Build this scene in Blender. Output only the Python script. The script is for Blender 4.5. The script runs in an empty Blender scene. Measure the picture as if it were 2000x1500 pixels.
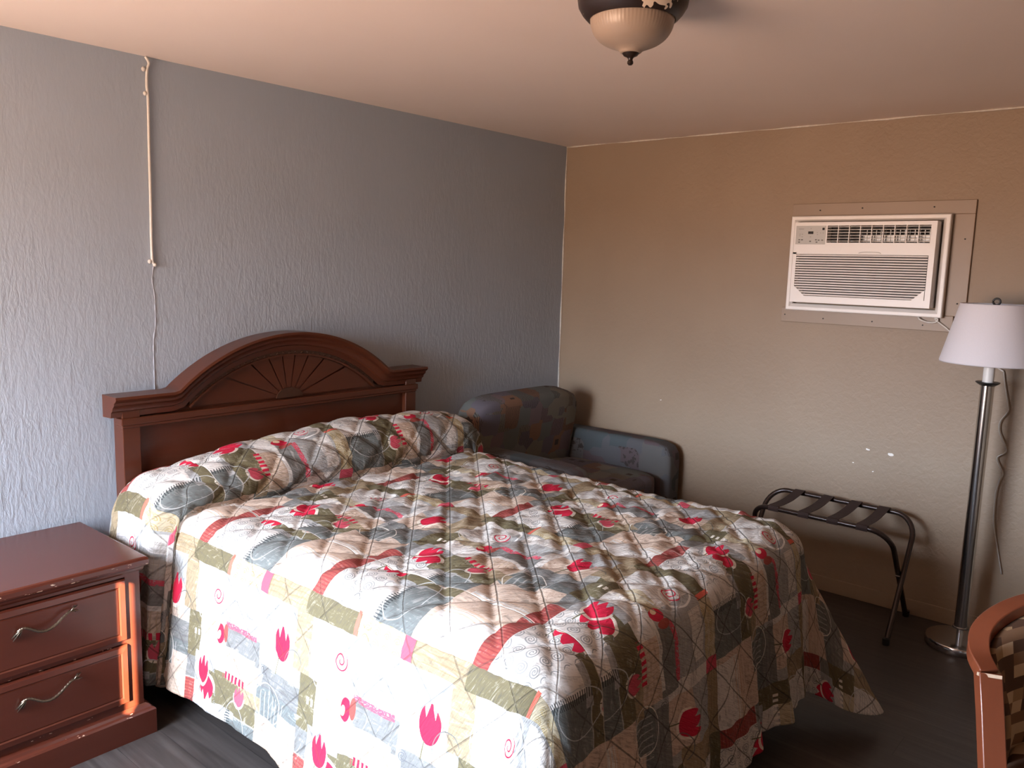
import bpy, bmesh, math, random
import numpy as np
from mathutils import Vector, Matrix
from math import sin, cos, pi, sqrt, atan2, radians

random.seed(7)
C = bpy.context.scene.collection
S = bpy.context.scene

# ---------------------------------------------------------------- camera
YAW, PITCH, ROLL, FPX = 0.8660, -0.1421, 0.0289, 1604.7
f = Vector((sin(YAW)*cos(PITCH), cos(YAW)*cos(PITCH), sin(PITCH)))
r = Vector((cos(YAW), -sin(YAW), 0)); u = r.cross(f)
r2 = r*cos(ROLL) + u*sin(ROLL); u2 = -r*sin(ROLL) + u*cos(ROLL)
cam = bpy.data.objects.new('camera', bpy.data.cameras.new('camera'))
C.objects.link(cam)
Mx = Matrix((r2, u2, -f)).transposed().to_4x4()
Mx.translation = Vector((-4.3219, -3.272, 1.674))
cam.matrix_world = Mx
cam.data.sensor_width = 36; cam.data.lens = FPX/2000*36; cam.data.clip_start = .02
S.camera = cam
S.view_settings.view_transform = 'Standard'; S.view_settings.look = 'None'
S.view_settings.gamma = 1; S.view_settings.use_curve_mapping = False
S.view_settings.exposure = 0.05

# ---------------------------------------------------------------- sky, sun
W = bpy.data.worlds.new('world'); S.world = W; W.use_nodes = True
wn = W.node_tree.nodes; wl = W.node_tree.links
wn.clear()
wo = wn.new('ShaderNodeOutputWorld'); bg = wn.new('ShaderNodeBackground')
tc = wn.new('ShaderNodeTexCoord'); sp = wn.new('ShaderNodeSeparateXYZ'); rp = wn.new('ShaderNodeValToRGB')
mr = wn.new('ShaderNodeMapRange'); mr.inputs[1].default_value = -1; mr.inputs[2].default_value = 1
wl.new(tc.outputs['Generated'], sp.inputs[0]); wl.new(sp.outputs['Z'], mr.inputs[0]); wl.new(mr.outputs[0], rp.inputs[0])
wl.new(rp.outputs[0], bg.inputs[0]); wl.new(bg.outputs[0], wo.inputs[0])
cr = rp.color_ramp
cr.elements[0].position = 0.0; cr.elements[0].color = (.60, .40, .29, 1)      # sunlit ground outside
cr.elements[1].position = 1.0; cr.elements[1].color = (1.3, 1.7, 2.4, 1)
for pos, col in ((.485, (.74, .49, .35, 1)), (.515, (.88, 1.05, 1.25, 1)), (.555, (1.34, 1.54, 1.84, 1)), (.68, (1.85, 2.15, 2.65, 1))):
    e = cr.elements.new(pos); e.color = col
bg.inputs[1].default_value = 30.0

SUN_AZ, SUN_EL = radians(36), radians(20)
sun = bpy.data.objects.new('sun', bpy.data.lights.new('sun', 'SUN')); C.objects.link(sun)
sun.data.energy = 130; sun.data.angle = radians(.3); sun.data.color = (1, .80, .55)
sd = Vector((cos(SUN_AZ)*cos(SUN_EL), sin(SUN_AZ)*cos(SUN_EL), -sin(SUN_EL)))
sun.rotation_euler = sd.to_track_quat('-Z', 'Y').to_euler()

# ---------------------------------------------------------------- room constants
H = 2.44; XL = -5.0; YF = -4.5; WT = .15
# openings in the left wall (y0, y1, z0, z1)
WINS = [(-1.80, -.26, .60, 2.06), (-2.035, -1.90, .93, 1.485)]  # second is an unseen narrow slot, shaped to throw the nightstand sun strip

def portal(y0, y1, z0, z1):
    l = bpy.data.lights.new('window_portal', 'AREA'); l.shape = 'RECTANGLE'
    l.size = z1-z0; l.size_y = y1-y0; l.cycles.is_portal = True
    o = bpy.data.objects.new('window_portal', l); C.objects.link(o)
    o.location = (XL-WT/2, (y0+y1)/2, (z0+z1)/2); o.rotation_euler = (0, -pi/2, 0)
for w in WINS: portal(*w)

# ---------------------------------------------------------------- helpers
def link(o): C.objects.link(o); return o
def obj(name, bm, mat, parent=None, smooth=False, bevel=0, recalc=True):
    if recalc: bmesh.ops.recalc_face_normals(bm, faces=bm.faces)
    me = bpy.data.meshes.new(name); bm.to_mesh(me); bm.free()
    if mat: me.materials.append(mat)
    if smooth:
        me.polygons.foreach_set('use_smooth', [True]*len(me.polygons))
        if smooth == 'auto':
            me.set_sharp_from_angle(angle=radians(38))
    o = bpy.data.objects.new(name, me); link(o)
    if bevel:
        m = o.modifiers.new('bevel', 'BEVEL'); m.width = bevel; m.segments = 2; m.limit_method = 'ANGLE'; m.angle_limit = radians(40)
        m.harden_normals = False
    if parent:
        o.parent = parent
        o.matrix_parent_inverse = Matrix.Translation(parent.location).inverted()
    return o
def thing(name, label, cat, loc=(0, 0, 0), group=None):
    o = bpy.data.objects.new(name, None); link(o); o.location = loc; o.empty_display_size = .1
    o['label'] = label; o['category'] = cat
    if group: o['group'] = group
    return o
def struct(name, bm, mat, **k):
    o = obj(name, bm, mat, **k); o['kind'] = 'structure'; return o

def box(bm, x0, x1, y0, y1, z0, z1, M=None):
    vs = [bm.verts.new(Vector((x, y, z)) if M is None else M @ Vector((x, y, z))) for x in (x0, x1) for y in (y0, y1) for z in (z0, z1)]
    for q in ((0, 1, 3, 2), (4, 6, 7, 5), (0, 4, 5, 1), (2, 3, 7, 6), (0, 2, 6, 4), (1, 5, 7, 3)):
        bm.faces.new([vs[i] for i in q])
def lathe(bm, prof, c=(0, 0), n=48, cap=False):
    rings = []
    for rr, z in prof:
        if rr < 1e-6: rings.append([bm.verts.new((c[0], c[1], z))])
        else: rings.append([bm.verts.new((c[0]+rr*cos(2*pi*i/n), c[1]+rr*sin(2*pi*i/n), z)) for i in range(n)])
    for a, b in zip(rings, rings[1:]):
        for i in range(n):
            j = (i+1) % n
            if len(a) == 1 and len(b) == 1: continue
            if len(a) == 1: bm.faces.new((a[0], b[i], b[j]))
            elif len(b) == 1: bm.faces.new((a[i], b[0], a[j]))
            else: bm.faces.new((a[i], a[j], b[j], b[i]))
def smooth_path(pts, n=8, closed=False):
    P = [Vector(p) for p in pts]; out = []
    m = len(P)
    for i in range(m if closed else m-1):
        p0 = P[(i-1) % m] if (closed or i > 0) else P[0]; p1 = P[i]; p2 = P[(i+1) % m]; p3 = P[(i+2) % m] if (closed or i+2 < m) else P[-1]
        for k in range(n):
            t = k/n
            out.append(.5*((2*p1)+(-p0+p2)*t+(2*p0-5*p1+4*p2-p3)*t*t+(-p0+3*p1-3*p2+p3)*t**3))
    if not closed: out.append(P[-1])
    return out
def tube(bm, pts, rad, n=10, caps=True, flat=None):
    pts = [Vector(p) for p in pts]; rings = []
    up = Vector((0, 0, 1)); prev = None
    for i, p in enumerate(pts):
        t = (pts[min(i+1, len(pts)-1)]-pts[max(i-1, 0)]).normalized()
        if prev is None:
            a = t.cross(up)
            if a.length < 1e-3: a = t.cross(Vector((1, 0, 0)))
            a.normalize()
        else:
            a = prev - t*prev.dot(t); a.normalize()
        prev = a; b = t.cross(a)
        R = rad(i/(len(pts)-1)) if callable(rad) else rad
        k = flat or 1
        rings.append([bm.verts.new(p+a*R*cos(2*pi*j/n)+b*R*k*sin(2*pi*j/n)) for j in range(n)])
    for a, b in zip(rings, rings[1:]):
        for j in range(n): bm.faces.new((a[j], a[(j+1) % n], b[(j+1) % n], b[j]))
    if caps: bm.faces.new(rings[0][::-1]); bm.faces.new(rings[-1])
def prism(bm, poly, y0, y1):          # polygon in XZ, extruded along y
    a = [bm.verts.new((x, y0, z)) for x, z in poly]; b = [bm.verts.new((x, y1, z)) for x, z in poly]
    n = len(poly)
    bm.faces.new(a[::-1]); bm.faces.new(b)
    for i in range(n): bm.faces.new((a[i], a[(i+1) % n], b[(i+1) % n], b[i]))
def sweep(bm, path, prof):            # path in XZ, prof (n, y): n along the left normal, y depth; mitred
    rings = []
    m = len(path)
    for i, p in enumerate(path):
        p = Vector(p)
        d1 = (p-Vector(path[i-1])).normalized() if i > 0 else None
        d2 = (Vector(path[i+1])-p).normalized() if i < m-1 else None
        if d1 is None: d1 = d2
        if d2 is None: d2 = d1
        n1 = Vector((-d1.y, d1.x)); n2 = Vector((-d2.y, d2.x)); nn = (n1+n2).normalized()
        s = 1/max(.4, nn.dot(n1))
        rings.append([bm.verts.new((p.x+nn.x*s*a, y, p.y+nn.y*s*a)) for a, y in prof])
    k = len(prof)
    for a, b in zip(rings, rings[1:]):
        for j in range(k): bm.faces.new((a[j], a[(j+1) % k], b[(j+1) % k], b[j]))
    bm.faces.new(rings[0][::-1]); bm.faces.new(rings[-1])
def rbox(bm, c, s, n=6, p=5, M=None):   # soft cushion-like box (superellipsoid grid)
    # cube sphere mapped to rounded box
    N = n
    for ax in range(3):
        for sg in (-1, 1):
            g = []
            for i in range(N+1):
                row = []
                for j in range(N+1):
                    a = math.tan((i/N-.5)*pi/2*.98)/math.tan(pi/4*.98); b = math.tan((j/N-.5)*pi/2*.98)/math.tan(pi/4*.98)
                    v = [0, 0, 0]; v[ax] = sg; v[(ax+1) % 3] = a; v[(ax+2) % 3] = b
                    L = (abs(v[0])**p+abs(v[1])**p+abs(v[2])**p)**(1/p)
                    q = Vector((c[0]+v[0]/L*s[0]/2, c[1]+v[1]/L*s[1]/2, c[2]+v[2]/L*s[2]/2))
                    if M is not None: q = M @ q
                    row.append(bm.verts.new(q))
                g.append(row)
            for i in range(N):
                for j in range(N): bm.faces.new((g[i][j], g[i+1][j], g[i+1][j+1], g[i][j+1]))
    bmesh.ops.remove_doubles(bm, verts=bm.verts, dist=1e-5)

# ---------------------------------------------------------------- node expressions
class V:
    def __init__(s, g, x): s.g = g; s.x = x
    def _b(s, o, op, rev=False):
        a, b = (o, s) if rev else (s, o)
        return s.g.m(op, a, b)
    def __add__(s, o): return s._b(o, 'ADD')
    __radd__ = __add__
    def __sub__(s, o): return s._b(o, 'SUBTRACT')
    def __rsub__(s, o): return s._b(o, 'SUBTRACT', True)
    def __mul__(s, o): return s._b(o, 'MULTIPLY')
    __rmul__ = __mul__
    def __truediv__(s, o): return s._b(o, 'DIVIDE')
    def __lt__(s, o): return s._b(o, 'LESS_THAN')
    def __gt__(s, o): return s._b(o, 'GREATER_THAN')
    def __and__(s, o): return s._b(o, 'MULTIPLY')
    def __or__(s, o): return s._b(o, 'MAXIMUM')
class G:
    def __init__(s, name):
        s.mat = bpy.data.materials.new(name); s.mat.use_nodes = True
        s.nt = s.mat.node_tree; s.N = s.nt.nodes; s.L = s.nt.links
        s.b = s.N['Principled BSDF']
    def n(s, t): return s.N.new('ShaderNode'+t)
    def put(s, sock, v):
        if isinstance(v, V): s.L.new(v.x, sock)
        elif isinstance(v, bpy.types.NodeSocket): s.L.new(v, sock)
        elif isinstance(v, (tuple, list)): sock.default_value = (*v, 1) if len(v) == 3 and len(sock.default_value) == 4 else v
        else: sock.default_value = v
    def m(s, op, *a, clamp=False):
        nd = s.n('Math'); nd.operation = op; nd.use_clamp = clamp
        for i, v in enumerate(a): s.put(nd.inputs[i], v)
        return V(s, nd.outputs[0])
    def mix(s, fac, a, b, mode='MIX'):
        nd = s.n('Mix'); nd.data_type = 'RGBA'; nd.blend_type = mode
        s.put(nd.inputs[0], fac); s.put(nd.inputs[6], a); s.put(nd.inputs[7], b)
        return nd.outputs[2]
    def noise(s, scale=5, detail=3, rough=.5, vec=None, mp=None, dist=0):
        nd = s.n('TexNoise'); nd.inputs['Scale'].default_value = scale; nd.inputs['Detail'].default_value = detail
        nd.inputs['Roughness'].default_value = rough; nd.inputs['Distortion'].default_value = dist
        if vec is None:
            t = s.n('TexCoord'); vec = t.outputs['Object']
        if mp:
            k = s.n('Mapping'); k.inputs['Scale'].default_value = mp; s.L.new(vec, k.inputs[0]); vec = k.outputs[0]
        s.L.new(vec, nd.inputs['Vector'])
        return V(s, nd.outputs['Fac'])
    def ramp(s, v, *st):
        nd = s.n('ValToRGB'); s.put(nd.inputs[0], v); e = nd.color_ramp.elements
        e[0].position = st[0][0]; e[0].color = (*st[0][1], 1); e[1].position = st[-1][0]; e[1].color = (*st[-1][1], 1)
        for p, c in st[1:-1]: q = e.new(p); q.color = (*c, 1)
        return nd.outputs[0]
    def remap(s, v, a, b, c=0, d=1):
        nd = s.n('MapRange'); s.put(nd.inputs[0], v)
        for i, k in enumerate((a, b, c, d)): nd.inputs[i+1].default_value = k
        return V(s, nd.outputs[0])
    def bump(s, h, st=.3, dist=.01, prev=None):
        nd = s.n('Bump'); nd.inputs['Strength'].default_value = st; nd.inputs['Distance'].default_value = dist
        s.put(nd.inputs['Height'], h)
        if prev is not None: s.L.new(prev, nd.inputs['Normal'])
        s.L.new(nd.outputs[0], s.b.inputs['Normal']); return nd.outputs[0]
    def xyz(s, kind='Object'):
        t = s.n('TexCoord'); p = s.n('SeparateXYZ'); s.L.new(t.outputs[kind], p.inputs[0])
        return [V(s, q) for q in p.outputs]
    def done(s, color=None, rough=.5, metal=0, spec=.5, **k):
        if color is not None: s.put(s.b.inputs['Base Color'], color)
        s.put(s.b.inputs['Roughness'], rough); s.put(s.b.inputs['Metallic'], metal)
        s.put(s.b.inputs['Specular IOR Level'], spec)
        return s.mat

def plain(name, col, rough=.5, metal=0, var=.12, scale=30, bump=0, spec=.5):
    g = G(name); nz = g.noise(scale, 3)
    dark = tuple(c*(1-var) for c in col); lite = tuple(min(1, c*(1+var)) for c in col)
    c = g.mix(nz, dark, lite)
    if bump: g.bump(nz, bump, .002)
    return g.done(c, rough, metal, spec)

# ---------------------------------------------------------------- materials
def mat_wall_blue():
    g = G('blue_grey_textured_paint')
    a = g.noise(1, 4, .6, mp=(42, 42, 13), dist=.6); b = g.noise(1, 3, .6, mp=(110, 110, 40)); c = g.noise(2.2, 3)
    vo = g.n('TexVoronoi'); t = g.n('TexCoord'); mp = g.n('Mapping'); mp.inputs['Scale'].default_value = (26, 26, 7)
    g.L.new(t.outputs['Object'], mp.inputs[0]); g.L.new(mp.outputs[0], vo.inputs['Vector']); vo.inputs['Scale'].default_value = 1
    blob = g.m('LESS_THAN', V(g, vo.outputs['Distance']), .13) * (g.noise(1.7, 2) > .55)
    # smoother paint in patches
    amt = g.remap(g.noise(1.6, 2), .35, .65, .35, 1)
    x, y, z = g.xyz()
    low = g.remap(z, 1.2, 2.35, 1, .25)
    g.bump((a*.8 + b*.35)*amt*low + blob*.4, .62, .008)
    col = g.mix(c, (.350, .400, .460), (.392, .443, .507))
    return g.done(col, .55, 0, .35)
def mat_wall_beige():
    g = G('beige_textured_paint')
    a = g.noise(38, 4, .6, dist=.5); b = g.noise(2.0, 4); c = g.noise(9, 3)
    g.bump(a*.7 + c*.6, .5, .006)
    col = g.mix(b, (.265, .188, .125), (.328, .243, .168))
    x, y, z = g.xyz()
    chips = None
    wob = (g.noise(90, 2)-.5)*.012
    for (cy, cz, rr) in ((-1.995, .80, .006), (-2.107, .792, .010), (-1.93, .72, .003), (-2.03, .69, .003), (-.78, .9, .003)):
        d = g.m('SQRT', (y-cy)*(y-cy)*.5+(z-cz)*(z-cz)*1.6)+wob
        k = d < rr
        chips = k if chips is None else (chips | k)
    col = g.mix(chips, col, (.75, .7, .64))
    st = g.remap(g.noise(3, 5, .65), .62, .75, 0, .3)   # stain under the air conditioner
    near = (y < -2.0) & (y > -2.5) & (z < 1.45) & (z > 1.1)
    col = g.mix(st*near, col, (.16, .11, .075))
    return g.done(col, .5, 0, .35)
def mat_ceiling():
    g = G('ceiling_paint'); a = g.noise(14, 5, .55, mp=(1, .35, 1)); c = g.noise(1.5, 3)
    g.bump(a, .12, .004)
    return g.done(g.mix(c, (.82, .69, .61), (.88, .76, .68)), .45, 0, .35)
def mat_floor():
    g = G('dark_vinyl_planks'); x, y, z = g.xyz()
    w, l = .152, 1.22
    row = g.m('FLOOR', x/w); off = g.m('FRACT', g.m('SINE', row*12.9898)*43.7)
    ty = y/l+off; cell = g.m('FLOOR', ty)
    rnd = g.m('FRACT', g.m('SINE', row*78.2+cell*37.7)*437.5)
    fx = g.m('FRACT', x/w); fy = g.m('FRACT', ty)
    seam = (fx < .014) | (fy < .0022)
    cv = g.n('CombineXYZ'); g.put(cv.inputs[0], x*38); g.put(cv.inputs[1], y*2.2+rnd*40); g.put(cv.inputs[2], rnd*10)
    gr = g.noise(1, 5, .6, vec=cv.outputs[0], dist=.8)
    base = g.ramp(gr, (.25, (.028, .023, .020)), (.5, (.055, .045, .040)), (.75, (.092, .078, .070)))
    col = g.mix(rnd*.65, base, (.030, .024, .021))
    col = g.mix(seam*.8, col, (.012, .01, .01))
    g.bump(gr*.3-seam, .15, .002)
    return g.done(col, .42, 0, .5)
def mat_wood(name, c0, c1, rough=.32, mp=(3, 30, 30), chips=None, spec=.5):
    g = G(name); a = g.noise(1, 5, .6, mp=mp, dist=.3)
    col = g.mix(a, c0, c1)
    g.bump(a*.3, .06, .001)
    if chips:
        x, y, z = g.xyz(); near = None
        for zc, hw in chips:
            k = g.m('ABSOLUTE', z-zc) < hw
            near = k if near is None else (near | k)
        ch = (g.noise(1, 2, .5, mp=(40, 60, 200)) > .68) & near
        col = g.mix(ch, col, (.62, .42, .30))
    rr = rough
    return g.done(col, rr, 0, spec)

def mat_quilt():
    g = G('patchwork_quilt_print'); x, y, z = g.xyz('UV'); x0, y0 = x, y
    P = .66
    wob = (g.noise(1, 2, mp=(16, 16, 1), vec=None if False else g.n('TexCoord').outputs['UV'])-.5)*.012
    # seam along each side: the drop is cut from another width of the cloth, so the print jumps
    SHX = 0.0
    lx = x+wob
    shift = (x < -2.70)*.12 + (x > -1.42)*(.07)
    sx = x + shift
    # s: across the bed (inboard is +), t: towards the foot
    s = g.m('FRACT', (sx+wob+2.83)/.70)*P
    t = g.m('FRACT', (y+wob*.7-1.30+P*4)/P)*P
    # the strip just before zero belongs to the tile line as well
    WH, CR, LG, GR, TE = (.60, .56, .51), (.52, .395, .305), (.33, .325, .31), (.165, .160, .148), (.13, .14, .132)
    OL, TA, BR, RD, PK = (.125, .103, .052), (.28, .21, .125), (.29, .058, .045), (.50, .012, .042), (.50, .07, .10)
    YE = (.46, .39, .26)
    def R(t0, t1, s0, s1): return (t > t0) & (t < t1) & (s > s0) & (s < s1)
    col = (.33, .32, .29)
    tcx = g.n('TexCoord').outputs['UV']
    big = g.noise(1, 4, .6, vec=tcx, mp=(9, 9, 1), dist=.5)
    pieces = [
        (0, .66, .63, .66, OL), (0, .66, 0, .03, OL),
        (.24, .42, .63, .66, YE), (.24, .42, 0, .03, YE), (.465, .66, 0, .03, TA), (.465, .66, .63, .66, TA),
        (0, .055, .03, .23, BR), (.055, .22, .03, .235, WH), (.22, .29, .03, .20, WH), (.29, .44, .03, .19, TE),
        (.20, .46, .195, .31, OL), (.22, .33, .175, .20, LG), (.46, .66, .03, .15, WH), (.44, .66, .15, .25, CR), (.44, .46, .03, .15, CR),
        (0, .04, .30, .63, TA), (.62, .66, .46, .63, TA), (.04, .205, .46, .63, WH), (.205, .25, .36, .63, LG),
        (.25, .42, .47, .63, LG), (.25, .40, .56, .62, WH), (.42, .46, .38, .63, WH), (.46, .62, .53, .63, LG), (.46, .62, .41, .53, CR),
        (.04, .205, .405, .46, YE), (.25, .44, .385, .47, GR), (.44, .48, .36, .41, LG), (.46, .66, .33, .41, GR),
        (0, .08, .31, .46, OL), (.08, .42, .31, .40, WH), (.26, .44, .29, .385, CR), (.44, .66, .25, .34, TE),
        (.0, .10, .235, .31, GR), (.055, .20, .235, .335, LG), (.16, .34, .24, .295, OL), (.34, .46, .255, .30, TA), (.56, .66, .25, .30, CR),
    ]
    for t0, t1, s0, s1, c in pieces: col = g.mix(R(t0, t1, s0, s1), col, c)
    # uneven print tone, plus wrinkle shade painted in as dark streaks
    rv = g.n('VectorRotate'); rv.inputs['Angle'].default_value = radians(-28); g.L.new(tcx, rv.inputs['Vector']); rot = rv.outputs[0]
    st1 = g.noise(1, 4, .65, vec=rot, mp=(14, 90, 1), dist=1.4); st2 = g.noise(1, 4, .6, vec=tcx, mp=(70, 14, 1), dist=1.0)
    fac = g.remap(big, .35, .65, 0, 1)
    stk = st1*fac + st2*(1-fac)
    col = g.mix(g.remap(stk, .50, .66, 0, .62), col, (.085, .075, .06))
    col = g.mix(g.remap(stk, .46, .32, 0, .30), col, (.70, .64, .56))
    # spirals
    def spirals(mask, cell, col, ink, o=(0, 0)):
        fx = (g.m('FRACT', (t+o[0])/cell)-.5)*cell; fy = (g.m('FRACT', (s+o[1])/cell)-.5)*cell
        rr = g.m('SQRT', fx*fx+fy*fy); an = g.m('ARCTAN2', fy, fx)/(2*pi)
        k = (g.m('FRACT', rr/(cell*.165)-an+1) < .42) & (rr < cell*.42)
        return g.mix(k & mask, col, ink)
    col = spirals(R(.058, .218, .03, .235), .0425, col, (.24, .24, .23), (.01, .0))
    col = spirals((t > .25) & (t < .42) & (((s > .63)) | (s < .03)), .042, col, (.34, .26, .12), (0, .021))
    col = spirals(R(.44, .485, .37, .41), .042, col, (.12, .12, .12), (.02, .008))
    # stripes / pen lines
    def lines(mask, v, per, w, ink, strength=1.0):
        nonlocal col
        k = (g.m('FRACT', (v+wob*.4)/per) < w) & mask
        col = g.mix(k*strength, col, ink)
    lines(R(0, .055, .03, .23), s, .0105, .38, (.20, .03, .03), .75)
    lines(R(.05, .2, .48, .60), s, .011, .3, (.33, .33, .32), .6)
    lines(R(.25, .42, .48, .63), t, .014, .22, (.30, .27, .22), .4)
    lines(R(.26, .44, .29, .385), t, .017, .22, (.38, .28, .18), .7)
    lines(R(.465, .66, .13, .17), s, .013, .3, (.48, .33, .22), .8)
    lines((t > .465) & (t < .66) & ((s > .64) | (s < .03)), s, .014, .22, (.20, .14, .07), .6)
    lines(R(.46, .66, .33, .40), s, .02, .2, (.10, .10, .10), .6)
    lines(R(.278, .305, .03, .20), s, .0085, .45, (.03, .035, .035), .9)
    lines(R(.46, .6, .25, .33), t, .02, .2, (.5, .48, .44), .5)
    lines(R(.04, .2, .385, .405), t, .02, .5, (.75, .70, .6), .9)
    # red accents
    def blob(ct, cs, rt, rs, c=RD, ring=None):
        nonlocal col
        dt = (t-ct)/rt; ds = (s-cs)/rs; d = g.m('SQRT', dt*dt+ds*ds)
        k = d < 1
        if ring is not None: k = k & (d > ring)
        col = g.mix(k, col, c)
    def curl(ct, cs, rad, c):
        nonlocal col
        dt = t-ct; ds = s-cs; rr = g.m('SQRT', dt*dt+ds*ds); an = g.m('ARCTAN2', ds, dt)/(2*pi)
        k = (g.m('FRACT', rr/(rad*.52)-an*.9+.3) < .27) & (rr < rad) & (rr > rad*.12)
        col = g.mix(k, col, c)
    def tulip(ct, cs, w, h, flip=1, c=RD):
        nonlocal col
        dt = (t-ct)/w; ds = (s-cs)/(h*flip)
        d = dt*dt*1.1+(ds)*(ds)
        tooth = g.m('PINGPONG', dt+2.28, .38)
        k = (d < 1) & (ds < 1.0-tooth*2.6+.25)
        halo = (dt*dt*.8+(ds+.1)*(ds+.1)*.75 < 1) & (ds < .1)
        col = g.mix(halo*.8, col, (.74, .66, .55))
        col = g.mix(k, col, c)
        st = (g.m('ABSOLUTE', dt+.1-ds*.25) < .05) & (ds < -.9) & (ds > -1.9)
        col = g.mix(st, col, (.12, .11, .06))
    tulip(.555, .505, .042, .052, 1)
    tulip(.155, .235, .052, .040, -1)
    tulip(.12, .285, .038, .045, 1)
    tulip(.35, .262, .03, .03, 1, PK)
    lines(R(.25, .375, .295, .318), t, .02, .55, RD, 1)
    col = g.mix(R(.222, .237, .63, .66) | R(.222, .237, 0, .035), col, (.62, .12, .08))
    col = g.mix((R(.42, .462, .63, .66) | R(.42, .462, 0, .03)), col, PK)
    col = g.mix(R(.245, .42, .462, .48) & (g.noise(1, 2, vec=tcx, mp=(260, 90, 1)) > .42), col, PK)
    # red hook + square by the pink bar
    curl(.180, .55, .030, RD); blob(.19, .562, .045, .065, (.70, .68, .64), .86)
    blob(.215, .43, .020, .032, RD); blob(.205, .425, .009, .014, (.72, .55, .38))
    blob(.245, .44, .013, .03, BR)
    
    # big pale pen curls over everything
    blob(.13, .52, .10, .085, (.42, .40, .36), .965)
    blob(.50, .30, .07, .06, (.62, .58, .50), .95)
    blob(.33, .14, .06, .10, (.40, .40, .38), .96)
    blob(.62, .44, .05, .07, (.12, .12, .11), .955)
    # diamond quilting lines; shade of the stitch grooves painted in as dark thread
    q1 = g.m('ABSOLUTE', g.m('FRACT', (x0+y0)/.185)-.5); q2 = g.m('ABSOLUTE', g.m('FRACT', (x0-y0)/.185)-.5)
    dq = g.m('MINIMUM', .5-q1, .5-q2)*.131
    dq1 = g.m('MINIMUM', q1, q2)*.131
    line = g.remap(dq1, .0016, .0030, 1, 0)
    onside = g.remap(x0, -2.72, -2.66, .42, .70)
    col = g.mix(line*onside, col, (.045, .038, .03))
    seam = g.remap(g.m('MINIMUM', g.m('ABSOLUTE', x0+2.70), g.m('ABSOLUTE', x0+1.42)), .001, .0025, 1, 0)
    col = g.mix(seam*.6, col, (.5, .44, .36))
    # wrinkles across the stitched top, cloth weave
    wr = g.noise(1, 4, .6, vec=rot, mp=(13, 75, 1), dist=1.6); w3 = g.noise(1, 3, .6, vec=tcx, mp=(9, 22, 1), dist=1.0)
    fl = g.remap(x0, -2.80, -2.55, .25, 1)
    n1 = g.bump(wr*fl*2.6 + w3*fl*1.0 - line*1.0 - seam*.6, .55, .010)
    return g.done(col, .8, 0, .25)

def mat_patterned(name, cols, scale=9, rough=.85, lines_c=(.05, .04, .035)):
    g = G(name); t = g.n('TexCoord')
    vo = g.n('TexVoronoi'); vo.distance = 'CHEBYCHEV'; vo.inputs['Scale'].default_value = scale; vo.inputs['Randomness'].default_value = .8
    g.L.new(t.outputs['Object'], vo.inputs['Vector'])
    sp = g.n('SeparateColor'); g.L.new(vo.outputs['Color'], sp.inputs[0])
    n = len(cols); st = [(i/n, c) for i, c in enumerate(cols)]
    rp = g.n('ValToRGB'); rp.color_ramp.interpolation = 'CONSTANT'; g.L.new(sp.outputs[0], rp.inputs[0])
    e = rp.color_ramp.elements; e[0].position = 0; e[0].color = (*cols[0], 1); e[1].position = 1/n; e[1].color = (*cols[1], 1)
    for p, c in st[2:]: q = e.new(p); q.color = (*c, 1)
    dist = V(g, vo.outputs['Distance'])
    wv = g.n('TexWave'); wv.inputs['Scale'].default_value = 34; wv.inputs['Distortion'].default_value = 6; g.L.new(t.outputs['Object'], wv.inputs['Vector'])
    sel = V(g, sp.outputs[1]) > .66
    col = g.mix((V(g, wv.outputs['Fac']) > .72) & sel, rp.outputs[0], lines_c)
    star = g.m('LESS_THAN', dist, .16) & (V(g, sp.outputs[2]) > .7)
    col = g.mix(star, col, lines_c)
    nz = g.noise(300, 2); g.bump(nz, .2, .001)
    col = g.mix(g.remap(g.noise(6, 3), .3, .7, 0, .15), col, (.06, .05, .055))
    return g.done(col, rough, 0, .2)

M_blue, M_beige, M_ceil, M_floor = mat_wall_blue(), mat_wall_beige(), mat_ceiling(), mat_floor()
M_night = mat_wood('red_brown_lacquered_wood', (.070, .0165, .0090), (.086, .021, .0115), .23, (3, 30, 30), chips=((.628, .009), (.352, .004), (.094, .006), (.128, .004)))
M_head = mat_wood('dark_red_brown_wood', (.060, .015, .006), (.092, .024, .010), .30, (3, 30, 30))
M_carve = mat_wood('carved_dark_wood', (.030, .011, .005), (.070, .026, .012), .4, (60, 60, 60))
M_chairw = mat_wood('orange_brown_chair_wood', (.130, .032, .013), (.18, .047, .020), .28, (20, 20, 4))
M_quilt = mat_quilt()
M_sofa = mat_patterned('abstract_print_upholstery', [(.15, .145, .14), (.16, .12, .125), (.12, .13, .12), (.20, .115, .075), (.17, .155, .125), (.12, .11, .13)], 9)
M_sofa2 = mat_patterned('blue_print_upholstery', [(.095, .095, .10), (.10, .075, .08), (.07, .085, .09), (.11, .105, .10)], 8)
def mat_woven():
    g = G('checked_upholstery'); x, y, z = g.xyz()
    a = g.m('FLOOR', (z+y*.25)/.032); b = g.m('FLOOR', (g.m('ARCTAN2', y+3.22, x+1.95)*.25+z*.12)/.034)
    rn = g.m('FRACT', g.m('SINE', a*12.7+b*78.3)*431.3)
    col = g.ramp(rn, (0, (.07, .035, .02)), (.35, (.16, .085, .045)), (.55, (.26, .16, .085)), (.8, (.42, .30, .19)))
    g.N[-1].color_ramp.interpolation = 'CONSTANT' if hasattr(g.N[-1], 'color_ramp') else None
    g.bump(g.noise(400, 2), .2, .001)
    return g.done(col, .8, 0, .2)
M_woven = mat_woven()
M_chrome = plain('brushed_nickel', (.60, .60, .60), .16, 1, .04, 80)
M_bronze = plain('dark_bronze_metal', (.020, .012, .008), .32, .3, .3, 20)
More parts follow.
